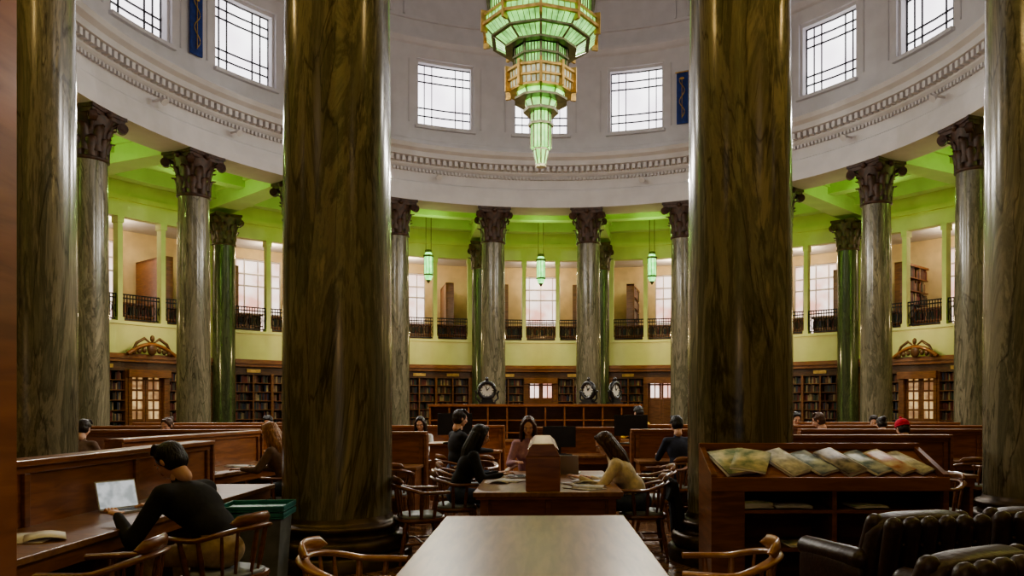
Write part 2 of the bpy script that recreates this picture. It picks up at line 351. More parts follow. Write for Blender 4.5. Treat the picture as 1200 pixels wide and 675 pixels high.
# ---------------------------------------------------------------- outer wall bays
def books(mb,r0,r1,a0,a1,z,h,dens=1.0):
    a=a0; k=math.degrees(1/r0)
    while a<a1:
        w=random.uniform(.035,.085)*k/dens
        if random.random()<.06: a+=w*3; continue
        if a+w>a1: break
        hh=h*random.uniform(.68,.95); d=random.uniform(0,.05)
        pbox(mb,r0+d,r1,a,a+w*.93,z,z+hh,random.choice(BK)); a+=w
def bay(door):
    w=MB(); bk=MB()
    pbox(w,20.0,20.35,-9,9,3.62,4.9,'green_wall',6)
    pbox(w,19.93,20.0,-9,9,3.62,3.78,'green_wall',6); pbox(w,19.9,20.4,-9,9,4.82,4.95,'green_wall',6)
    for a0,a1 in((-9,-7.2),(-2.75,-2.2),(2.2,2.75),(7.2,9)):
        pbox(w,20.0,20.35,a0,a1,4.95,9.1,'green_wall',1)
        pbox(w,19.95,20.4,a0-.1,a1+.1,8.85,9.1,'green_wall',1); pbox(w,19.95,20.4,a0-.1,a1+.1,4.95,5.1,'green_wall',1)
    pbox(w,20.0,20.35,-9,9,9.1,10.9,'green_wall',6); pbox(w,19.9,20.0,-9,9,9.75,9.95,'green_wall',6)
    pbox(w,20.35,24.5,-9,9,4.5,4.7,'oak_dark',3); pbox(w,20.35,24.8,-9,9,9.5,9.7,'plaster',3)
    pbox(w,24.5,24.8,-9,-2.6,4.5,9.7,'gallery_wall',3); pbox(w,24.5,24.8,2.6,9,4.5,9.7,'gallery_wall',3)
    pbox(w,24.5,24.8,-2.6,2.6,4.5,5.3,'gallery_wall',2); pbox(w,24.5,24.8,-2.6,2.6,9.0,9.7,'gallery_wall',2)
    pbox(w,24.7,24.75,-2.6,2.6,5.3,9.0,'window_low',2)
    for a in(-2.6,-1.6,-.05,1.5,2.5): pbox(w,24.5,24.6,a,a+.1,5.3,9,'plaster')
    for z in(5.3,6.2,7.6,8.2,8.9): pbox(w,24.5,24.6,-2.6,2.6,z,z+.07,'plaster',2)
    for a in(-5.4,4.9):
        pbox(w,21.6,24.3,a-.35,a-.28,4.7,8.1,'oak'); pbox(w,21.6,21.66,a-.35,a+.75,4.7,8.1,'oak'); pbox(w,21.6,24.3,a-.35,a+.75,8.0,8.1,'oak')
        for z in(5.1,5.7,6.3,6.9,7.5):
            pbox(w,21.6,24.3,a-.3,a+.7,z-.04,z,'oak')
            r=21.75
            while r<24.1:
                dr=random.uniform(.04,.09); pbox(bk,r,r+dr*.9,a-.2,a+.72,z,z+random.uniform(.32,.5),random.choice(BK)); r+=dr if random.random()>.05 else dr*4
    for c,hw in((0,2.2),(-4.98,2.2),(4.98,2.2)):
        for z in(5.02,5.85,6.0): pbox(w,20.1,20.16,c-hw,c+hw,z,z+.045,'iron',2)
        n=13
        for i in range(n+1):
            a=c-hw+2*hw*i/n; pbox(w,20.11,20.15,a-.03,a+.03,5.02,6.0,'iron')
        for i in range(0,n,3):
            a=c-hw+2*hw*(i+1.5)/n; p=Vector(pol(20.12,a,5.45))
            tube(w,[p+Vector((.13*math.cos(t),0,.2*math.sin(t))) for t in [j*math.pi/5 for j in range(10)]],.015,.015,'iron',5,True)
        pbox(w,20.75,20.8,c-hw,c+hw,4.7,5.75,'oak',2); pbox(w,20.5,20.8,c-hw,c+hw,5.7,5.76,'oak',2); pbox(w,20.5,20.8,c-hw,c+hw,5.2,5.25,'oak',2)
        books(bk,20.55,20.74,c-hw+.1,c+hw-.1,5.25,.42)
    pbox(w,20.0,20.35,-9,9,0,3.62,'oak_dark',6)
    pbox(w,19.45,20.0,-9,9,3.3,3.44,'oak',6); pbox(w,19.38,20.0,-9,9,3.44,3.62,'oak',6); pbox(w,19.6,20.0,-9,9,2.95,3.3,'oak_dark',6)
    secs=[(-7.2,-2.6),(-2.3,2.3),(2.6,7.2)]
    for a in(-9,-2.6,2.3,7.2):
        a1=a+.3 if a not in(-9,7.2) else a+1.8
        pbox(w,19.55,20.0,a,a1,0,3.0,'oak',1)
    for si,(a0,a1) in enumerate(secs):
        if door and si==1: continue
        pbox(w,19.55,20.0,a0,a1,0,.55,'oak',3)
        mid=(a0+a1)/2; pbox(w,19.58,20.0,mid-.08,mid+.08,.55,2.95,'oak')
        for z in(.55,.98,1.4,1.8,2.2,2.6):
            pbox(w,19.6,20.0,a0,a1,z-.03,z,'oak',3)
            books(bk,19.72,19.98,a0+.08,mid-.12,z,.38); books(bk,19.72,19.98,mid+.12,a1-.08,z,.38)
        pbox(w,19.55,19.6,mid-.9,mid+.9,3.05,3.2,'gold',2)
    if door:
        G_='door_glow' if door==1 else 'window_low'
        pbox(w,19.5,20.0,-2.3,-1.9,0,3.0,'oak',1); pbox(w,19.5,20.0,1.9,2.3,0,3.0,'oak',1)
        pbox(w,19.35,20.0,-2.5,2.5,2.7,3.0,'oak',3)
        for s in(-1,1):
            a0,a1=(-1.9,-.03) if s<0 else(.03,1.9)
            zb=.95 if door==1 else 1.9
            pbox(w,19.75,19.8,a0,a1,0,zb,'oak',1); pbox(w,19.79,19.83,a0,a1,zb,2.7,G_,1)
            for a in(a0,a1-.28): pbox(w,19.73,19.8,a,a+.28,.0,2.7,'oak')
            pbox(w,19.74,19.8,(a0+a1)/2-.07,(a0+a1)/2+.07,zb,2.7,'oak')
            for z in((.95,1.35,1.75,2.15,2.55) if door==1 else(1.9,2.6)): pbox(w,19.74,19.8,a0,a1,z,z+.08,'oak')
    if door==1:
        pts=[(x*.95,19.25,3.62+.6*math.cos(x*1.25)-.2) for x in [i/8-1 for i in range(17)]]
        tube(w,pts,.1,.08,'oak',8); 
        ell(w,(0,19.25,3.85),(.2,.1,.28),'oak_dark'); 
        for s in(-1,1):
            tube(w,[(s*.1,19.25,4.1),(s*.3,19.25,4.25),(s*.6,19.25,4.05),(s*.8,19.25,3.7)],[.03,.06,.06,.03],[.03,.06,.06,.03],'oak_dark',6)
            for j in range(3): ell(w,(s*(.3+.2*j),19.25,3.78-.04*j),(.1,.07,.12),'oak_dark',10,6)
        ell(w,(0,19.22,4.25),(.09,.08,.14),'oak_dark',10,8)
    return w.mesh('bay'),bk.mesh('books')
bA=bay(0); bB=bay(1); bC=bay(2)
for k in range(20):
    if k==10: continue
    m=bB if k in(3,17) else (bC if k in(0,1) else bA)
    th=18*k
    put(m[0],f'wall_bay_{k}',rz=-math.radians(th)); put(m[1],'library_books',rz=-math.radians(th))
def vy(yp): return yp-D
mb=MB()
box(mb,-1.2,-.844,vy(1.1),vy(1.3),0,2.9,'oak'); box(mb,.95,1.35,vy(1.1),vy(1.3),0,2.9,'oak'); box(mb,-1.2,1.35,vy(1.1),vy(1.3),2.9,3.25,'oak')
put(mb.mesh('doorframe'),'door_1')
mb=MB()
box(mb,-3.1,-1.21,vy(1.05),vy(1.25),0,10.85,'oak_dark'); box(mb,1.36,3.1,vy(1.05),vy(1.25),0,10.85,'oak_dark'); box(mb,-1.21,1.36,vy(1.05),vy(1.25),3.26,10.85,'green_wall')
put(mb.mesh('entrance'),'wall_entrance')

# ---------------------------------------------------------------- chandelier
mb=MB(); n=10
def tier(r0,z0,r1,z1,strips,gm,mm,n=10,rib=.02):
    for i in range(n):
        a0=360/n*i; a1=a0+360/n
        A0=Vector(pol(r0,a0,z0));A1=Vector(pol(r0,a1,z0));B0=Vector(pol(r1,a0,z1));B1=Vector(pol(r1,a1,z1))
        nrm=(A1-A0).cross(B0-A0).normalized()*-1
        if nrm.dot(A0)<0: nrm=-nrm
        mb.add([A0,A1,B1,B0],[(0,1,2,3)],gm)
        for s in range(strips+1):
            t=s/strips; w=.5*rib*(2.2 if s in(0,strips) else 1)
            p=A0.lerp(A1,t); q=B0.lerp(B1,t); cyl(mb,p+nrm*.01,q+nrm*.01,w,w,mm,5)
def ringp(r0,r1,z0,z1,m,n=10):
    vs=[pol(r,360/n*i,z) for r,z in [(r0,z0),(r1,z0),(r1,z1),(r0,z1)] for i in range(n)]
    fs=[(j*n+i,((j+1)%4)*n+i,((j+1)%4)*n+(i+1)%n,j*n+(i+1)%n) for j in range(4) for i in range(n)]
    mb.add(vs,fs,m)
G='glass_green';H='glass_green_hi';C='chrome_brass'
tier(.13,7.95,.2,8.3,2,H,C,8); ringp(.0,.22,8.3,8.36,C,8); tier(.26,8.36,.26,9.3,2,H,C,8); ringp(0,.14,7.88,7.95,C,8)
ringp(.2,.34,8.95,9.02,C,8); ringp(.2,.47,9.3,9.38,C,8); tier(.36,9.38,.45,9.6,3,G,C)
ringp(.3,.72,9.58,9.64,C); tier(.6,9.64,.66,9.78,3,H,C); ringp(.4,.84,9.78,9.84,'gold')
tier(.84,9.84,.86,10.25,4,'glass_cream','gold',10,.035); ringp(.5,.95,10.25,10.31,'gold'); ringp(.5,.93,10.0,10.05,'gold')
for i in range(10):
    a=36*i; pbox(mb,.84,.98,a-2,a+2,9.75,10.4,'gold'); pbox(mb,1.45,1.62,a-1.2,a+1.2,11.2,11.75,'gold')
tier(.68,10.3,.70,11.1,5,G,C,10,.035); ringp(.5,.78,10.62,10.67,C); ringp(.5,.78,10.9,10.95,C)
tier(.95,10.95,1.3,11.15,5,G,C,10,.03); tier(1.3,11.15,1.52,11.35,6,G,C,10,.03); ringp(.6,.98,10.9,10.96,C); ringp(1.2,1.35,11.12,11.17,C)
ringp(1.2,1.6,11.35,11.43,'gold'); ringp(1.3,1.56,11.6,11.66,'gold'); tier(1.5,11.43,1.5,11.62,6,G,'gold')
tier(1.38,11.66,1.38,12.7,8,H,C,10,.045); ringp(1.1,1.5,12.15,12.22,C); ringp(1.1,1.5,12.7,12.8,'gold')
tier(1.0,12.8,1.0,13.6,5,G,C); ringp(.5,1.1,13.6,13.7,'gold'); tier(.5,13.7,.5,14.3,3,G,C); ringp(0,.55,14.3,14.4,'gold')
cyl(mb,(0,0,14.4),(0,0,26),.05,.05,'bronze')
put(mb.mesh('chandelier'),'art_deco_chandelier')
mb=MB()
lathe(mb,[(.02,-.1),(.08,0),(.12,.05)],8,'chrome_brass',False); lathe(mb,[(.12,.05),(.2,.25),(.2,1.15),(.14,1.35)],8,'glass_pend',False)
lathe(mb,[(.22,1.12),(.24,1.14),(.24,1.2),(.22,1.22)],8,'chrome_brass',False); lathe(mb,[(.16,1.33),(.16,1.45),(0.02,1.5)],8,'chrome_brass',False); lathe(mb,[(.21,.25),(.22,.27),(.22,.31),(.21,.33)],8,'chrome_brass',False)
for i in range(8):
    a=math.pi/4*i; cyl(mb,(.2*math.cos(a),.2*math.sin(a),.25),(.2*math.cos(a),.2*math.sin(a),1.15),.015,.015,'chrome_brass',5)
for s in(-.12,.12): cyl(mb,(s,0,1.4),(s,0,3.5),.015,.015,'bronze',5)
pme=mb.mesh('pendant')
for k in range(20):
    th=18*k; x,y,_=pol(17.0,th,0)
    if k in range(6,15): continue
    put(pme,'pendant_lamp',(x,y,7.4),-math.radians(th))
def light(name,loc,p,c,rad=.15):
    l=bpy.data.lights.new(name,'POINT'); l.energy=p; l.color=c; l.shadow_soft_size=rad
    o=bpy.data.objects.new(name,l); o.location=loc; S.collection.objects.link(o)
for k in range(20):
    th=18*k; x,y,_=pol(16.0,th,0)
    if k in range(7,14): light('ambulatory_warm_fill',(x,y,8.8),115,(1,.68,.28),.1)  # added fill without a fixture, browns the near columns
    else:
        light('green_cove_lamp',(x,y,9.5),62,(.54,1,.19),.1)
        x,y,_=pol(22.5,th,0); light('gallery_lamp',(x,y,8.9),95,(1,.80,.52),.1)
        x,y,_=pol(17.9,th,0); light('shelf_warm_fill',(x,y,5.0),75,(1,.74,.38),.1)  # added warm fill in mid-air, brightens bookcases and yellows the green band
for th in SPT:
    l=bpy.data.lights.new('drum_spot','SPOT'); l.energy=1550; l.color=(1,.95,.88); l.spot_size=math.radians(115); l.spot_blend=.8; l.shadow_soft_size=.12
    o=bpy.data.objects.new('drum_spot_lamp',l); p=Vector(pol(12.0,th,10.8)); o.location=p
    o.rotation_euler=(Vector((0,0,2.5))-p).to_track_quat('-Z','Y').to_euler(); S.collection.objects.link(o)
light('entrance_warm_fill',(0,vy(.7),2.8),22,(1,.62,.28),.12)  # added unseen fill, warms the door jamb and viewer side of the columns

# ---------------------------------------------------------------- furniture
def chair_mesh(wood,pad):
    mb=MB()
    vs=[];n=24
    for z,s in((.40,.93),(.425,1.0),(.445,.98)):
        for i in range(n):
            a=2*math.pi*i/n; c_,s_=math.cos(a),math.sin(a); k=(abs(c_)**3.5+abs(s_)**3.5)**(-1/3.5)
            vs.append((.25*s*k*c_,.24*s*k*s_,z))
    fs=[tuple(reversed(range(n)))]+[(j*n+i,j*n+(i+1)%n,(j+1)*n+(i+1)%n,(j+1)*n+i) for j in range(2) for i in range(n)]+[tuple(range(2*n,3*n))]
    mb.add(vs,fs,wood,False)
    vs=[]
    for z,s in((.44,.88),(.465,.88),(.48,.75)):
        for i in range(n):
            a=2*math.pi*i/n; c_,s_=math.cos(a),math.sin(a); k=(abs(c_)**3.5+abs(s_)**3.5)**(-1/3.5)
            vs.append((.25*s*k*c_,.24*s*k*s_,z))
    mb.add(vs,fs,pad,True)
    for sx in(-1,1):
        for sy in(-1,1):
            p0=Vector((sx*.19,sy*.17,.41)); p1=Vector((sx*.24,sy*.235,0))
            tube(mb,[p0,p0.lerp(p1,.15),p0.lerp(p1,.3),p0.lerp(p1,.45),p0.lerp(p1,.75),p1],[.018,.024,.017,.025,.02,.014],[.018,.024,.017,.025,.02,.014],wood,8)
        cyl(mb,(sx*.215,-.2,.2),(sx*.215,.2,.2),.012,.012,wood)
    cyl(mb,(-.215,0,.2),(.215,0,.2),.012,.012,wood)
    pts=[];
    for i in range(25):
        t=-1+2*i/24; a=t*math.radians(118); pts.append((.29*math.sin(a),-.27*math.cos(a)+.02+(.12 if abs(t)>.9 else 0)*(abs(t)-.9)*8, .70+.07*max(0,math.cos(a*1.1))))
    tube(mb,pts,.036,.018,wood,8)
    bp=[p for p in pts[8:17]]; tube(mb,[(p[0],p[1]-.004,p[2]+.05) for p in bp],.017,[.005]+[.04]*(len(bp)-2)+[.005],wood,8)
    for i in(1,4,7,9.5,12,14.5,17,20,23):
        p=Vector(pts[int(i)]); q=Vector((p.x*.8,p.y*.8,.43))
        r=.016 if i in(1,23,4,20) else .010
        tube(mb,[q,q.lerp(p,.5),p],[r,r*1.3,r*.9],[r,r*1.3,r*.9],wood,6)
    return mb.mesh('chair')
ch_l=chair_mesh('chair_wood','seat_pad'); ch_d=chair_mesh('chair_dark','seat_pad')
def chair(x,yp,deg,lite=False): return put(ch_l if lite else ch_d,'reading_chair',Wp(x,yp),math.radians(deg))

def long_table(name,x0,x1,y0,y1,spine=False):
    mb=MB(); y0=vy(y0);y1=vy(y1)
    box(mb,x0,x1,y0,y1,.715,.76,'table_top'); box(mb,x0+.02,x1-.02,y0+.02,y1-.02,.69,.715,'oak_h')
    box(mb,x0+.1,x1-.1,y0+.12,y0+.16,.08,.69,'oak_h'); box(mb,x0+.1,x1-.1,y1-.16,y1-.12,.08,.69,'oak_h')
    for x in(x0+.1,(x0+x1)/2-.03,x1-.16): box(mb,x,x+.06,y0+.1,y0+.12,.0,.69,'oak')
    cx=(x0+x1)/2; box(mb,cx-.02,cx+.02,y0+.16,y1-.16,.15,.69,'oak_h')
    for x in(x0+.06,x1-.14):
        for y in(y0+.06,(y0+y1)/2,y1-.14): box(mb,x,x+.08,y,y+.08,0,.69,'oak')
    if spine:
        s=.04; a,b=s-.17,s+.13
        box(mb,a+.02,b-.02,y0+.12,y1-.1,.76,1.14,'oak_h')
        box(mb,a-.01,b+.01,y0+.08,y0+.14,.76,1.08,'oak_h'); hexa(mb,[(a-.01,y0+.08,1.08),(b+.01,y0+.08,1.08),(b+.01,y0+.14,1.08),(a-.01,y0+.14,1.08)],[(a+.05,y0+.08,1.2),(b-.05,y0+.08,1.2),(b-.05,y0+.14,1.2),(a+.05,y0+.14,1.2)],'oak_h')
        hexa(mb,[(a,y0+.14,1.14),(b,y0+.14,1.14),(b,y1-.1,1.14),(a,y1-.1,1.14)],[(a+.06,y0+.14,1.2),(b-.06,y0+.14,1.2),(b-.06,y1-.1,1.2),(a+.06,y1-.1,1.2)],'oak_h')
    return put(mb.mesh(name),name,bev=.006)
long_table('reading_table',-.68,.60,2.9,5.68)
long_table('reading_table',-.62,.76,7.2,9.6,True)

def desk(x,yp,deg,L,monitors=0,top=1.2,double=True):
    mb=MB(); h=L/2
    box(mb,-h,h,-.05,.05,.0,top-.04,'oak_h'); box(mb,-h-.03,h+.03,-.11,.11,top-.04,top,'oak_h'); box(mb,-h-.01,h+.01,-.075,.075,top-.09,top-.04,'oak_h')
    nn=max(1,int(L/1.1))
    for sgn in((-1,1) if double else(-1,)):
        y0,y1=sorted((sgn*.05,sgn*.72)); box(mb,-h,h,y0,y1,.72,.76,'table_top')
        y0,y1=sorted((sgn*.64,sgn*.68)); box(mb,-h+.02,h-.02,y0,y1,.62,.72,'oak_h')
        for i in range(nn+1):
            x_=-h+.03+(L-.1)*i/nn; y0,y1=sorted((sgn*.05,sgn*.66)); 
            box(mb,x_,x_+.04,y0,y1,0,.72,'oak')
            y0,y1=sorted((sgn*.05,sgn*.075)); box(mb,x_,x_+.06,y0,y1,.76,top-.09,'oak')
    box(mb,-h-.04,-h,-.1,.1,0,top-.04,'oak'); box(mb,h,h+.04,-.1,.1,0,top-.04,'oak')
    return put(mb.mesh('desk'),'carrel_desk',Wp(x,yp),math.radians(deg),bev=.005)
desk(-3.42,5.95,90,4.3,double=False)
desk(-4.35,10.1,82,3.0,double=False)
desk(-6.4,11.9,6,4.2); desk(-7.3,14.3,8,5.2); desk(-6.2,17,4,4.6)
desk(6.3,14.3,-6,5.0); desk(6.0,11.8,-4,4.0); desk(4.0,9.5,0,2.0); desk(6.6,17,-4,5)
desk(-2.4,10.9,0,1.6); desk(2.55,11.9,0,2.3); desk(.55,13.2,0,1.5); desk(-2.2,14.5,0,3.0); desk(3.2,15.0,0,2.4)

def monitor(x,yp,deg,z=.76,on=False):
    mb=MB(); box(mb,-.27,.27,-.02,.02,.12,.46,'black_plastic'); box(mb,-.25,.25,-.023,-.02,.14,.44,'screen' if on else 'black_plastic')
    box(mb,-.03,.03,0,.03,.0,.2,'black_plastic'); box(mb,-.11,.11,-.09,.09,0,.015,'black_plastic'); box(mb,-.2,.2,-.35,-.2,0,.02,'black_plastic')
    put(mb.mesh('monitor'),'computer_monitor',Wp(x,yp,z),math.radians(deg),bev=.004)
def laptop(x,yp,deg,z=.76,m='screen',open_=105):
    mb=MB(); box(mb,-.16,.16,-.11,.11,0,.015,'silver')
    for r in range(4):
        for c_ in range(10): box(mb,-.135+c_*.0275,-.135+c_*.0275+.022,-.02+r*.024,0+r*.024-.001,.015,.018,'black_plastic')
    box(mb,-.045,.045,-.095,-.035,.015,.0165,'black_plastic')
    t=math.radians(open_-90); mb.M=Matrix.Translation((0,.112,.012))@Matrix.Rotation(-t,4,'X')
    box(mb,-.16,.16,0,.008,0,.22,'silver'); box(mb,-.15,.15,-.002,0,.012,.21,m)
    put(mb.mesh('laptop'),'laptop',Wp(x,yp,z),math.radians(deg),bev=.002)
laptop(-3.1,6.05,62); laptop(-4.0,9.35,60); laptop(-.25,8.75,-80,m='black_plastic'); laptop(.3,9.2,170,m='black_plastic')
def papers(x,yp,z,deg,n,w=.21,h=.3,m='paper',name='papers',sp=.12):
    mb=MB()
    for i in range(n):
        mb.M=Matrix.Translation((random.uniform(-sp,sp),random.uniform(-sp,sp),i*.0035))@Matrix.Rotation(random.uniform(-.5,.5),4,'Z')
        vs=[];k=6
        for j in range(k+1):
            t=j/k; zz=.02*math.sin(t*math.pi)*(i==n-1)
            vs+=[(-w/2+w*t,-h/2,zz),(-w/2+w*t,h/2,zz),(-w/2+w*t,-h/2,zz+.003),(-w/2+w*t,h/2,zz+.003)]
        fs=[]
        for j in range(k):
            q=4*j; fs+=[(q+2,q+6,q+7,q+3),(q,q+1,q+5,q+4),(q,q+4,q+6,q+2),(q+1,q+3,q+7,q+5)]
        fs+=[(0,2,3,1),(4*k,4*k+1,4*k+3,4*k+2)]
        mb.add(vs,fs,m,True)
    put(mb.mesh(name),name,Wp(x,yp,z),math.radians(deg))
papers(.45,8.0,.762,10,5); papers(.5,8.6,.762,80,4); papers(-.35,8.2,.762,-20,3); papers(-3.0,4.9,.762,30,3,m='paper_plain'); papers(.4,7.6,.762,60,3)
papers(-3.95,10.3,.762,60,3)

X0,X1=1.42,3.42
def rack():
    mb=MB(); w=X1-X0; d=.6
    for x in(0,w-.05): 
        hexa(mb,[(x,0,0),(x+.05,0,0),(x+.05,d,0),(x,d,0)],[(x,0,.98),(x+.05,0,.98),(x+.05,d,1.2),(x,d,1.2)],'oak')
    box(mb,.0,.28,-.012,0.02,.0,.93,'oak'); 
    box(mb,.05,w-.05,d-.03,d,0,1.19,'oak_h')
    hexa(mb,[(.05,0,.88),(w-.05,0,.88),(w-.05,d,1.13),(.05,d,1.13)],[(.05,0,.91),(w-.05,0,.91),(w-.05,d,1.16),(.05,d,1.16)],'oak_h')
    box(mb,.0,w,-.02,.03,.84,.955,'oak_h'); box(mb,0,w,d-.05,d+.01,1.16,1.215,'oak_h')
    for z in(.68,.36,.06): box(mb,.05,w-.05,.01,d-.03,z-.03,z,'oak_h')
    box(mb,.05,w-.05,.02,.05,0,.06,'oak')
    box(mb,1.02,1.06,.01,d-.03,.06,.88,'oak')
    put(mb.mesh('rack'),'newspaper_rack',Wp(X0,6.5),math.radians(-1.5),bev=.004)
rack()
def newspapers(name,items):
    mb=MB()
    for (x,y,z,rx,rz,w,h,n,m) in items:
        mb.M=Matrix.Translation((x,y,z))@Matrix.Rotation(rx,4,'X')@Matrix.Rotation(rz,4,'Z')
        for i in range(n):
            dx=random.uniform(-.012,.012); dy=random.uniform(-.012,.012); mm=m if i==n-1 else 'paper_plain'
            vs=[];k=5
            for j in range(k+1):
                t=j/k; zz=i*.007+.006*math.sin(t*math.pi*1.0)
                vs+=[(dx-w/2+w*t,dy-h/2,zz),(dx-w/2+w*t,dy+h/2,zz),(dx-w/2+w*t,dy-h/2,zz+.0055),(dx-w/2+w*t,dy+h/2,zz+.0055)]
            fs=[]
            for j in range(k):
                q=4*j; fs+=[(q+2,q+6,q+7,q+3),(q,q+1,q+5,q+4),(q,q+4,q+6,q+2),(q+1,q+3,q+7,q+5)]
            fs+=[(0,2,3,1),(4*k,4*k+1,4*k+3,4*k+2)]
            mb.add(vs,fs,mm,True)
    put(mb.mesh(name),name,Wp(X0,6.5),math.radians(-1.5))
sl=math.atan2(.25,.6)
newspapers('newspapers',[(.27,.29,1.05,sl,.25,.34,.44,5,'newsprint'),(.40,.24,1.07,sl,-.35,.30,.40,2,'newsprint'),(.70,.29,1.045,sl+.05,.5,.22,.42,5,'paper'),(.94,.29,1.045,sl,.5,.21,.42,4,'mag_blue'),(1.18,.29,1.045,sl+.05,.5,.21,.42,6,'mag_dark'),(1.41,.29,1.045,sl,.5,.2,.42,4,'mag_blue'),(1.61,.29,1.045,sl+.03,.5,.18,.42,5,'mag_red'),(1.79,.29,1.045,sl,.5,.16,.42,3,'paper')])
newspapers('newspaper_stack',[(.35,.22,.69,0,.15,.3,.4,7,'newsprint'),(.72,.22,.69,0,-.1,.3,.38,3,'paper'),(1.35,.22,.69,0,.1,.3,.38,3,'newsprint'),(.8,.2,.37,0,.1,.3,.38,3,'newsprint'),(1.5,.2,.07,0,.1,.3,.38,2,'paper')])

def armchair():
    mb=MB(); m='leather'
    def cush(x0,x1,y0,y1,z0,z1,p=3.2,rot=None,nx=20,nz=12):
        c=Vector(((x0+x1)/2,(y0+y1)/2,(z0+z1)/2)); r=Vector(((x1-x0)/2,(y1-y0)/2,(z1-z0)/2)); vs=[]
        for j in range(nz+1):
            t=math.pi*(j+.03)/(nz+.06)-math.pi/2
            for i in range(nx):
                a=2*math.pi*i/nx; f=lambda v:math.copysign(abs(v)**(2/p),v)
                v=Vector((r.x*f(math.cos(t))*f(math.cos(a)),r.y*f(math.cos(t))*f(math.sin(a)),r.z*f(math.sin(t))))
                if rot: v=rot@v
                vs.append(c+v)
        fs=[(j*nx+i,j*nx+(i+1)%nx,(j+1)*nx+(i+1)%nx,(j+1)*nx+i) for j in range(nz) for i in range(nx)]+[tuple(reversed(range(nx))),tuple(range(nz*nx,(nz+1)*nx))]
        mb.add(vs,fs,m,True)
    cush(-.3,.3,-.28,.34,.22,.46,5); 
    rt=Matrix.Rotation(math.radians(12),3,'X')
    cush(-.36,.36,-.42,-.24,.3,.92,5,rt)
    for i in range(6):   # vertical padded channels on the back, button tufts between them
        x=-.3+.12*i; cap(mb,(x,-.33-.115,.42),(x,-.46-.075,.86),.055,.055,m,10,3); cap(mb,(x,-.21,.50),(x,-.36,.86),.055,.055,m,10,3)
    for ix in range(-2,3):
        for iz in(0,1): 
            ell(mb,(ix*.12,-.50-.04*iz,.58+.17*iz),(.016,.016,.016),'bronze',6,4); ell(mb,(ix*.12,-.20-.06*iz,.62+.15*iz),(.016,.016,.016),'bronze',6,4)
    for s in(-1,1): cush(min(s*.28,s*.42),max(s*.28,s*.42),-.36,.34,.18,.64,5); cap(mb,(s*.35,-.3,.63),(s*.35,.3,.61),.07,.07,m)
    for sx in(-.3,.3):
        for sy in(-.3,.26): cyl(mb,(sx,sy,.22),(sx*1.08,sy*1.08,0),.03,.018,'oak_dark')
    return mb.mesh('armchair')
am=armchair()
for x,yp,d in((2.2,5.0,12),(3.2,5.15,-10),(1.78,3.75,25)): put(am,'leather_armchair',Wp(x,yp),math.radians(d))

mb=MB()
hexa(mb,[(-.2,-.2,.0),(.2,-.2,.0),(.2,.2,.0),(-.2,.2,.0)],[(-.24,-.22,.62),(.24,-.22,.62),(.24,.22,.62),(-.24,.22,.62)],'bin_grey')
for z in(.62,.68):
    box(mb,-.27,.27,-.25,.25,z,z+.015,'teal')
    for a in((-.27,-.255,-.25,.25),(.255,.27,-.25,.25),(-.27,.27,-.25,-.235),(-.27,.27,.235,.25)): box(mb,*a,z+.015,z+.05,'teal')
put(mb.mesh('bin'),'recycling_bin',Wp(-2.40,6.75),.1,bev=.008)

mb=MB(); yc=vy(19.0)
Lc=2.55
box(mb,-Lc,Lc,yc-.3,yc+.3,1.54,1.6,'oak_h'); box(mb,-Lc+.03,Lc-.03,yc+.25,yc+.28,0,1.54,'oak_h'); box(mb,-Lc,Lc,yc-.27,yc+.27,0,.15,'oak_h')
for i in range(12): x=-Lc+.02+(2*Lc-.08)*i/11; box(mb,x,x+.04,yc-.27,yc+.26,.15,1.54,'oak')
for z in(.6,.9,1.2): box(mb,-Lc,Lc,yc-.26,yc+.26,z,z+.03,'oak_h')
box(mb,-Lc+.3,Lc-.3,yc-.9,yc-.3,.72,.77,'table_top'); box(mb,-Lc+.35,Lc-.35,yc-.85,yc-.82,0,.72,'oak_h')
put(mb.mesh('counter'),'enquiry_counter',(-.12,0,0),bev=.004)
def clock(x,yp,z,deg):
    mb=MB()
    box(mb,-.2,.2,-.1,.1,0,.05,'black_plastic'); box(mb,-.14,.14,-.07,.07,.05,.12,'black_plastic')
    tube(mb,[(.19*math.cos(t),0,.33+.19*math.sin(t)) for t in [i*math.pi/12 for i in range(24)]],.06,.05,'black_plastic',8,True)
    cyl(mb,(0,.06,.33),(0,-.02,.33),.17,.17,'clock_face',28)
    for i in range(12):
        a=math.pi/6*i; cyl(mb,(.12*math.sin(a),-.022,.33+.12*math.cos(a)),(.145*math.sin(a),-.022,.33+.145*math.cos(a)),.008,.008,'iron',5)
    cyl(mb,(0,-.03,.33),(.06,-.03,.40),.010,.007,'iron'); cyl(mb,(0,-.03,.33),(-.03,-.03,.45),.009,.006,'iron')
    for s in(-1,1): tube(mb,[(s*.18,0,.06),(s*.27,0,.14),(s*.25,0,.25),(s*.29,0,.32)],.025,.025,'black_plastic',6)
    ell(mb,(0,0,.6),(.04,.04,.06),'black_plastic',8,6)
    put(mb.mesh('clock'),'mantel_clock',Wp(x,yp,z),math.radians(deg))
clock(-1.3,19,1.6,10); clock(1.15,19,1.6,-45); clock(1.8,19,1.6,50)
monitor(-1.35,12.4,10,.98)
monitor(1.45,12.6,-15,.95); monitor(.3,12.85,0,.76)
mb=MB(); box(mb,-1.7,-1.0,vy(12.1),vy(12.7),.1,.94,'oak_h'); box(mb,-1.75,-.95,vy(12.05),vy(12.75),.94,.98,'oak_h'); box(mb,-1.65,-1.05,vy(12.15),vy(12.65),0,.1,'oak_dark'); put(mb.mesh('mon_stand'),'monitor_cabinet',bev=.01)
mb=MB(); 
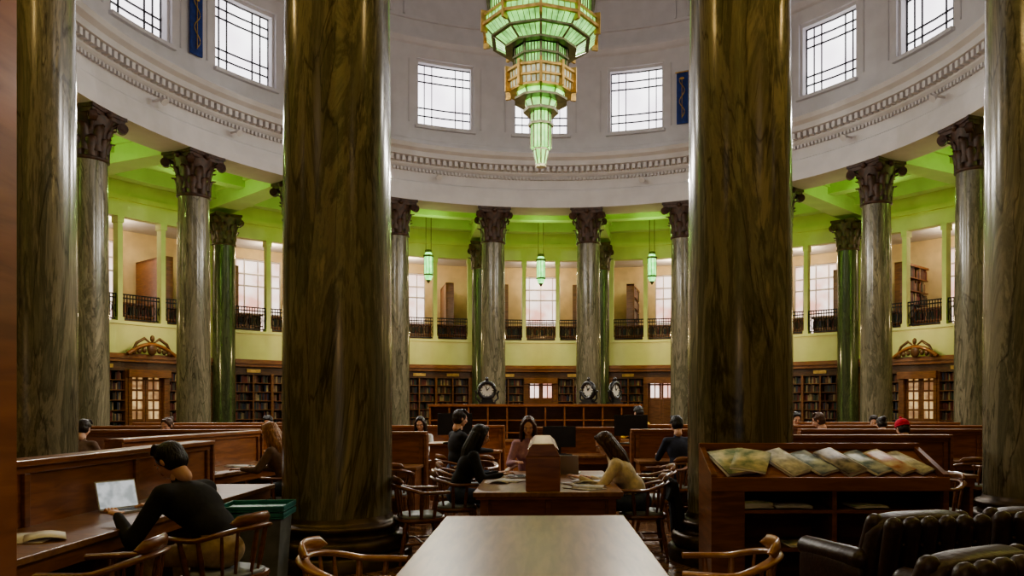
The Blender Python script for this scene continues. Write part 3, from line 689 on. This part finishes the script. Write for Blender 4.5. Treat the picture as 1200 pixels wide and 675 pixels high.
mb.M=Matrix.Translation((2.8,.2,-.03)); box(mb,-1.7,-1.0,vy(12.1),vy(12.7),.13,.94,'oak_h'); box(mb,-1.75,-.98,vy(12.05),vy(12.75),.94,.98,'oak_h'); box(mb,-1.65,-1.05,vy(12.15),vy(12.65),0.03,.13,'oak_dark'); put(mb.mesh('mon_stand2'),'monitor_cabinet',bev=.01)
mb=MB()
for x,y,z in((-7.0,12.4,.77),(-6.4,12.35,.77),(-6.6,11.2,.77)):
    y=vy(y); hexa(mb,[(x-.2,y-.15,z),(x+.2,y-.15,z),(x+.2,y+.15,z),(x-.2,y+.15,z)],[(x-.2,y-.15,z+.03),(x+.2,y-.15,z+.03),(x+.2,y+.15,z+.3),(x-.2,y+.15,z+.3)],'paper')
put(mb.mesh('bookrests'),'open_books')

for a in((-.98,4.15,-90,True),(1.0,4.15,80,True),(-1.22,7.95,-70),(-1.05,9.9,-90),(1.35,9.4,90),(1.75,10.6,110),(2.3,10.7,180),(4.15,8.1,100),(-2.3,4.3,95),(3.2,8.0,30),
          (-1.9,9.9,10),(-.9,11.0,160),(2.6,9.2,90),(5.2,12.9,180),(5.9,10.7,0),(6.9,13.2,0)):
    chair(*a)

# ---------------------------------------------------------------- people
def remesh(mb,vox,sm=4):
    me=bpy.data.meshes.new('t'); me.from_pydata(mb.v,[],mb.f); me.update()
    o=bpy.data.objects.new('t',me); S.collection.objects.link(o)
    r=o.modifiers.new('r','REMESH'); r.mode='VOXEL'; r.voxel_size=vox
    s=o.modifiers.new('s','SMOOTH'); s.factor=.5; s.iterations=sm
    dg=bpy.context.evaluated_depsgraph_get(); e=o.evaluated_get(dg); m=e.to_mesh()
    vs=[tuple(v.co) for v in m.vertices]; fs=[tuple(p.vertices) for p in m.polygons]
    e.to_mesh_clear(); bpy.data.objects.remove(o); bpy.data.meshes.remove(me)
    return vs,fs
def ik(s,h,l1,l2,pole):
    d=h-s; L=d.length
    if L>(l1+l2)*.99: h=s+d*((l1+l2)*.99/L); d=h-s; L=d.length
    a=(l1*l1-l2*l2+L*L)/(2*L); k=math.sqrt(max(0,l1*l1-a*a)); dn=d/L
    p=Vector(pole); p=(p-dn*p.dot(dn)).normalized(); return s+dn*a+p*k,h
def person(name,x,yp,deg,top='black',pants='denim',hair='brown',style='long',lean=.25,hands=((-.16,.48,.82),(.16,.48,.82)),hyaw=0,hpitch=.35,skin='skin',fem=True,sc=1,seat=.47,hat=None,bulk=1):
    B=MB(); prim=[]
    def C(p,q,r0,r1,lab): cap(B,p,q,r0,r1,'skin'); prim.append((Vector(p),Vector(q),(r0+r1)/2,lab))
    T='cloth_'+top; Pn='cloth_'+pants; SK=skin; K=(.92 if fem else 1.0)*bulk
    P=Vector((0,0,seat+.10)); u=Vector((0,math.sin(lean*.7),math.cos(lean*.7))); u2=Vector((0,math.sin(lean*1.25),math.cos(lean*1.25)))
    wa_=P+u*.17; ch=wa_+u2*.17; nk=ch+u2*.17; fwd=Vector((0,u2.z,-u2.y))
    ell(B,P,(.17*(1.02 if fem else .97),.13,.12),'skin',20,12); prim.append((P-Vector((.08,0,0)),P+Vector((.08,0,0)),.1,Pn))
    rotm=Matrix.Rotation(-lean*1.1,3,'X')
    ell(B,wa_,(.145*K,.105*bulk,.16),'skin',20,12,rotm); prim.append((wa_,ch,.13,T))
    ell(B,ch,(.17*K,.115*bulk,.18),'skin',20,12,rotm); prim.append((ch-Vector((.1,0,0)),ch+Vector((.1,0,0)),.11,T))
    if fem:
        for s in(-1,1): ell(B,ch+Vector((s*.07,0,0))+fwd*.08,(.06,.055,.06),'skin',12,8)
    sh=[nk-u2*.045+Vector((s*.165*K,0,0)) for s in(-1,1)]
    C(sh[0],sh[1],.062*bulk,.062*bulk,T); C(ch+u2*.08,nk,.09,.055,T)
    hc=nk+u2*.07+Vector((0,.035,.115))
    hb=nk+Vector((0,.03,.07))
    C(nk-u2*.02,hb,.05,.048,SK)
    hn=[]
    for i,s in enumerate((-1,1)):
        h=Vector(hands[i]); el,h=ik(sh[i],h,.275*K+.01,.25*K+.01,(s*.6,-.4,-1))
        C(sh[i],el,.058*bulk,.047*bulk,T); C(el,el.lerp(h,.92),.047*bulk,.03*bulk,T); C(el.lerp(h,.92),h,.026,.024,SK)
        hn.append((el,h,s))
        hip=P+Vector((s*.085,.02,-.01)); kn=Vector((s*.13,.43,seat+.06)); an=Vector((s*.12,.40,.09))
        C(hip,kn,.088,.062,Pn); C(kn,an,.06,.043,Pn); C(an,an-Vector((0,0,.03)),.04,.04,Pn)
        C(Vector((s*.12,.37,.045)),Vector((s*.13,.55,.035)),.043,.034,'shoe')
    vs,fs=remesh(B,.017,5)
    V=np.array(vs); out=MB(); out.v=[tuple(v) for v in vs]; out.f=list(fs)
    cen=np.array([V[list(f)].mean(0) for f in fs]); best=np.full(len(fs),1e9); lab=np.zeros(len(fs),int); labs=[]
    for p,q,r,l in prim:
        if l not in labs: labs.append(l)
        p_=np.array(p);q_=np.array(q);d=q_-p_; t=np.clip(((cen-p_)@d)/max(1e-9,d@d),0,1); dist=np.linalg.norm(cen-(p_+t[:,None]*d),axis=1)-r
        k=dist<best; best[k]=dist[k]; lab[k]=labs.index(l)
    ids=[out.mi(l) for l in labs]; out.m=[ids[i] for i in lab]; out.s=[True]*len(fs)
    for el,h,s in hn:
        d=(h-el).normalized(); d=Vector((d.x,d.y,d.z*.4)).normalized(); side=d.cross(Vector((0,0,1))).normalized(); up=side.cross(d)
        pc=h+d*.045; rm=Matrix((side,d,up)).transposed()
        ell(out,pc,(.038,.05,.015),SK,12,8,rm)
        for fi,(o_,ln) in enumerate(((-.028,.062),(-.01,.073),(.009,.069),(.027,.055))):
            a=pc+side*o_*1.0+d*.04; b=a+d*ln*.5+up*.004; c_=b+d*ln*.42-up*.022
            cap(out,a,b,.0088,.008,SK,8,3); cap(out,b,c_,.008,.0068,SK,8,3)
        ms=-s if side.x>0 else s
        a=h+side*ms*.024+d*.02; b=a+side*ms*.028+d*.03-up*.004; c_=b+d*.03-up*.01
        cap(out,a,b,.0115,.010,SK,8,3); cap(out,b,c_,.010,.008,SK,8,3)
    HR=Matrix.Translation(hc)@Matrix.Rotation(hyaw,4,'Z')@Matrix.Rotation(-hpitch,4,'X')
    B=MB(); s_='skin'
    ell(B,(0,-.008,.028),(.076,.093,.088),s_); ell(B,(0,.02,-.03),(.06,.068,.075),s_); ell(B,(0,.052,-.075),(.03,.03,.025),s_,12,8)
    ell(B,(0,.08,.022),(.05,.012,.012),s_,12,8)
    cap(B,(0,.088,.01),(0,.104,-.02),.008,.0125,s_); 
    for s in(-1,1):
        ell(B,(s*.076,-.005,-.005),(.011,.02,.032),s_,10,8); ell(B,(s*.035,.065,-.02),(.022,.018,.02),s_,10,8)
    ell(B,(0,.085,-.046),(.024,.01,.009),s_,10,6)
    cap(B,(0,-.02,-.06),(0,-.035,-.14),.05,.05,s_)
    v2,f2=remesh(B,.0075,3); out.M=HR; out.add(v2,f2,SK,True)
    for s in(-1,1):
        ell(out,(s*.031,.077,.003),(.0145,.009,.0075),'eye_white',10,6); ell(out,(s*.031,.0835,.003),(.0062,.004,.0062),'iris',8,6)
        tube(out,[(s*.016,.091,.021),(s*.032,.088,.027),(s*.048,.077,.022)],.004,.0035,'hair_'+hair,6)
    ell(out,(0,.0945,-.043),(.022,.005,.0035),'lip',10,6); ell(out,(0,.0935,-.050),(.019,.005,.0042),'lip',10,6)
    B=MB()
    ell(B,(0,-.02,.035),(.089,.098,.095),s_); ell(B,(0,-.035,-.01),(.085,.08,.085),s_)
    if style=='long':
        for i in range(9):
            a=math.radians(-100+25*i); x_=.075*math.sin(a); y_=-.03-.065*math.cos(a)
            j=(i*37%5)*.012
            cap(B,(x_,y_,.0),(x_*1.25,y_*1.15-.01,-.16-j),.03,.03,s_,8,3); cap(B,(x_*1.25,y_*1.15-.01,-.16-j),(x_*1.15,y_*1.2,-.28-j),.03,.014,s_,8,3)
        for s in(-1,1):
            cap(B,(s*.02,.045,.105),(s*.078,.035,.02),.022,.018,s_,8,3); cap(B,(s*.078,.035,.02),(s*.088,.03,-.14),.019,.02,s_,8,3)
            cap(B,(s*.088,.03,-.14),(s*.085,.045,-.25),.02,.01,s_,8,3)
    elif style=='bun':
        ell(B,(0,-.13,.06),(.045,.045,.045),s_)
        for s in(-1,1): cap(B,(s*.02,.045,.105),(s*.076,.02,.02),.02,.016,s_,8,3)
    else:
        for i in range(6): x_=-.055+.022*i; cap(B,(x_,.01,.12),(x_+.01,.062,.095),.02,.014,s_,8,3)
        for s in(-1,1): cap(B,(s*.077,.02,.05),(s*.08,.012,.01),.014,.009,s_,8,3)
    v3,f3=remesh(B,.009,2); out.add(v3,f3,'hair_'+hair,True)
    if hat:
        ell(out,(0,-.015,.06),(.098,.107,.085),'cloth_'+hat,18,10); ell(out,(0,-.013,.03),(.103,.112,.025),'cloth_'+hat,18,8); ell(out,(0,-.015,.155),(.022,.022,.022),'cloth_'+hat,8,6)
    out.M=Matrix.Identity(4)
    put(out.mesh(name),name,Wp(x,yp),math.radians(deg),sc=sc)
def sit(name,x,yp,deg,ch=True,**k):
    person(name,x,yp,deg,**k)
    if ch:
        a=math.radians(deg); chair(x+.03*math.sin(a),yp-.03*math.cos(a),deg)
sit('man_in_black_sweater',-2.12,5.3,72,top='black',pants='beige',hair='black',style='short',lean=.62,fem=False,hands=((-.2,.62,.8),(.14,.6,.8)),hpitch=.6,sc=1.04,bulk=1.14)
sit('blonde_woman',-3.05,9.6,85,top='brown_c',hair='blonde',lean=.3,hands=((-.16,.5,.8),(.12,.45,.8)))
sit('woman_in_dark_coat',-.92,8.75,-82,top='black',hair='black',lean=.35,hands=((-.1,.46,.8),(.16,.48,.8)),bulk=1.08)
sit('woman_reading',-.16,10.25,180,top='pink',hair='brown',lean=.25,hands=((-.18,.4,.82),(.14,.42,.82)),hpitch=.35,sc=1.04)
sit('woman_in_cream_sweater',1.02,8.1,88,top='cream',hair='brown',lean=.55,hands=((-.1,.62,.82),(.16,.5,.8)),hyaw=.1,hpitch=.55,bulk=1.1)
sit('man_in_dark_jacket',-1.25,11.6,-60,top='black',hair='dark',style='short',fem=False,lean=.05,sc=1.08,hpitch=.2)
sit('woman_in_white_shirt',-2.05,13.6,180,top='white_c',hair='dark',lean=.2)
sit('man_in_navy_jacket',1.95,10.9,10,top='navy',hair='black',style='short',fem=False,lean=.2,sc=1.03)
sit('man_in_yellow_shirt',2.1,16.3,30,top='yellow',hair='black',style='short',fem=False,lean=.1,sc=1.12)
sit('man_in_grey_shirt',4.9,13.0,60,top='grey_blue',hair='brown',style='short',fem=False,lean=.3,sc=1.06)
sit('student_in_black',5.0,15.4,180,top='black',hair='black',style='short',fem=False,sc=1.05)
sit('student_in_yellow',6.7,15.6,160,top='yellow',hair='dark',style='short',fem=False)
sit('student_in_red_hat',5.15,10.7,10,top='black',hair='dark',style='short',hat='red',lean=.3)
sit('student_in_dark_top',5.9,13.2,0,top='green_c',hair='dark',style='bun')
sit('student_reading',-5.2,15.4,180,top='navy',hair='black',style='short',fem=False)
sit('student_with_bun',-5.9,12.9,170,top='pink',hair='brown',style='bun')
sit('student_in_hoodie',-6.3,10.9,0,top='brown_c',hair='dark',style='short',fem=False)
# coat draped over the back of the chair behind the woman in the cream sweater
B=MB()
for i in range(9):
    y=-.2+.05*i; z=.76+.012*math.sin(i*1.9); b=.10+.10*((i*7)%4)/4; xo=.02*math.sin(i*2.3)
    cap(B,(.0,y,z),(.055+xo,y*1.05,.45),.035,.04,'skin',8,3); cap(B,(.055+xo,y*1.05,.45),(.06+xo,y*1.15,.16+b*.5),.04,.028,'skin',8,3)
    cap(B,(.0,y,z),(-.06,y,.6),.03,.022,'skin',8,3)
v,f=remesh(B,.013,2); o=MB(); o.add(v,f,'cloth_black',True)
put(o.mesh('coat'),'draped_coat',Wp(1.36,8.12),0)

# ---------------------------------------------------------------- world, camera
w=bpy.data.worlds.new('world'); S.world=w; w.use_nodes=True
w.node_tree.nodes['Background'].inputs[0].default_value=(.8,.85,1,1); w.node_tree.nodes['Background'].inputs[1].default_value=.3
cam=bpy.data.cameras.new('camera'); co=bpy.data.objects.new('camera',cam); S.collection.objects.link(co); S.camera=co
co.location=(0,-D,1.55); co.rotation_euler=(math.pi/2,0,math.radians(-2.3)); cam.lens=27.6; cam.sensor_width=36
cam.shift_x=-.059; cam.shift_y=.1154; cam.clip_start=.05
S.view_settings.view_transform='AgX'; S.view_settings.exposure=.25
try: S.view_settings.look='AgX - Medium High Contrast'
except Exception as e: print(e)
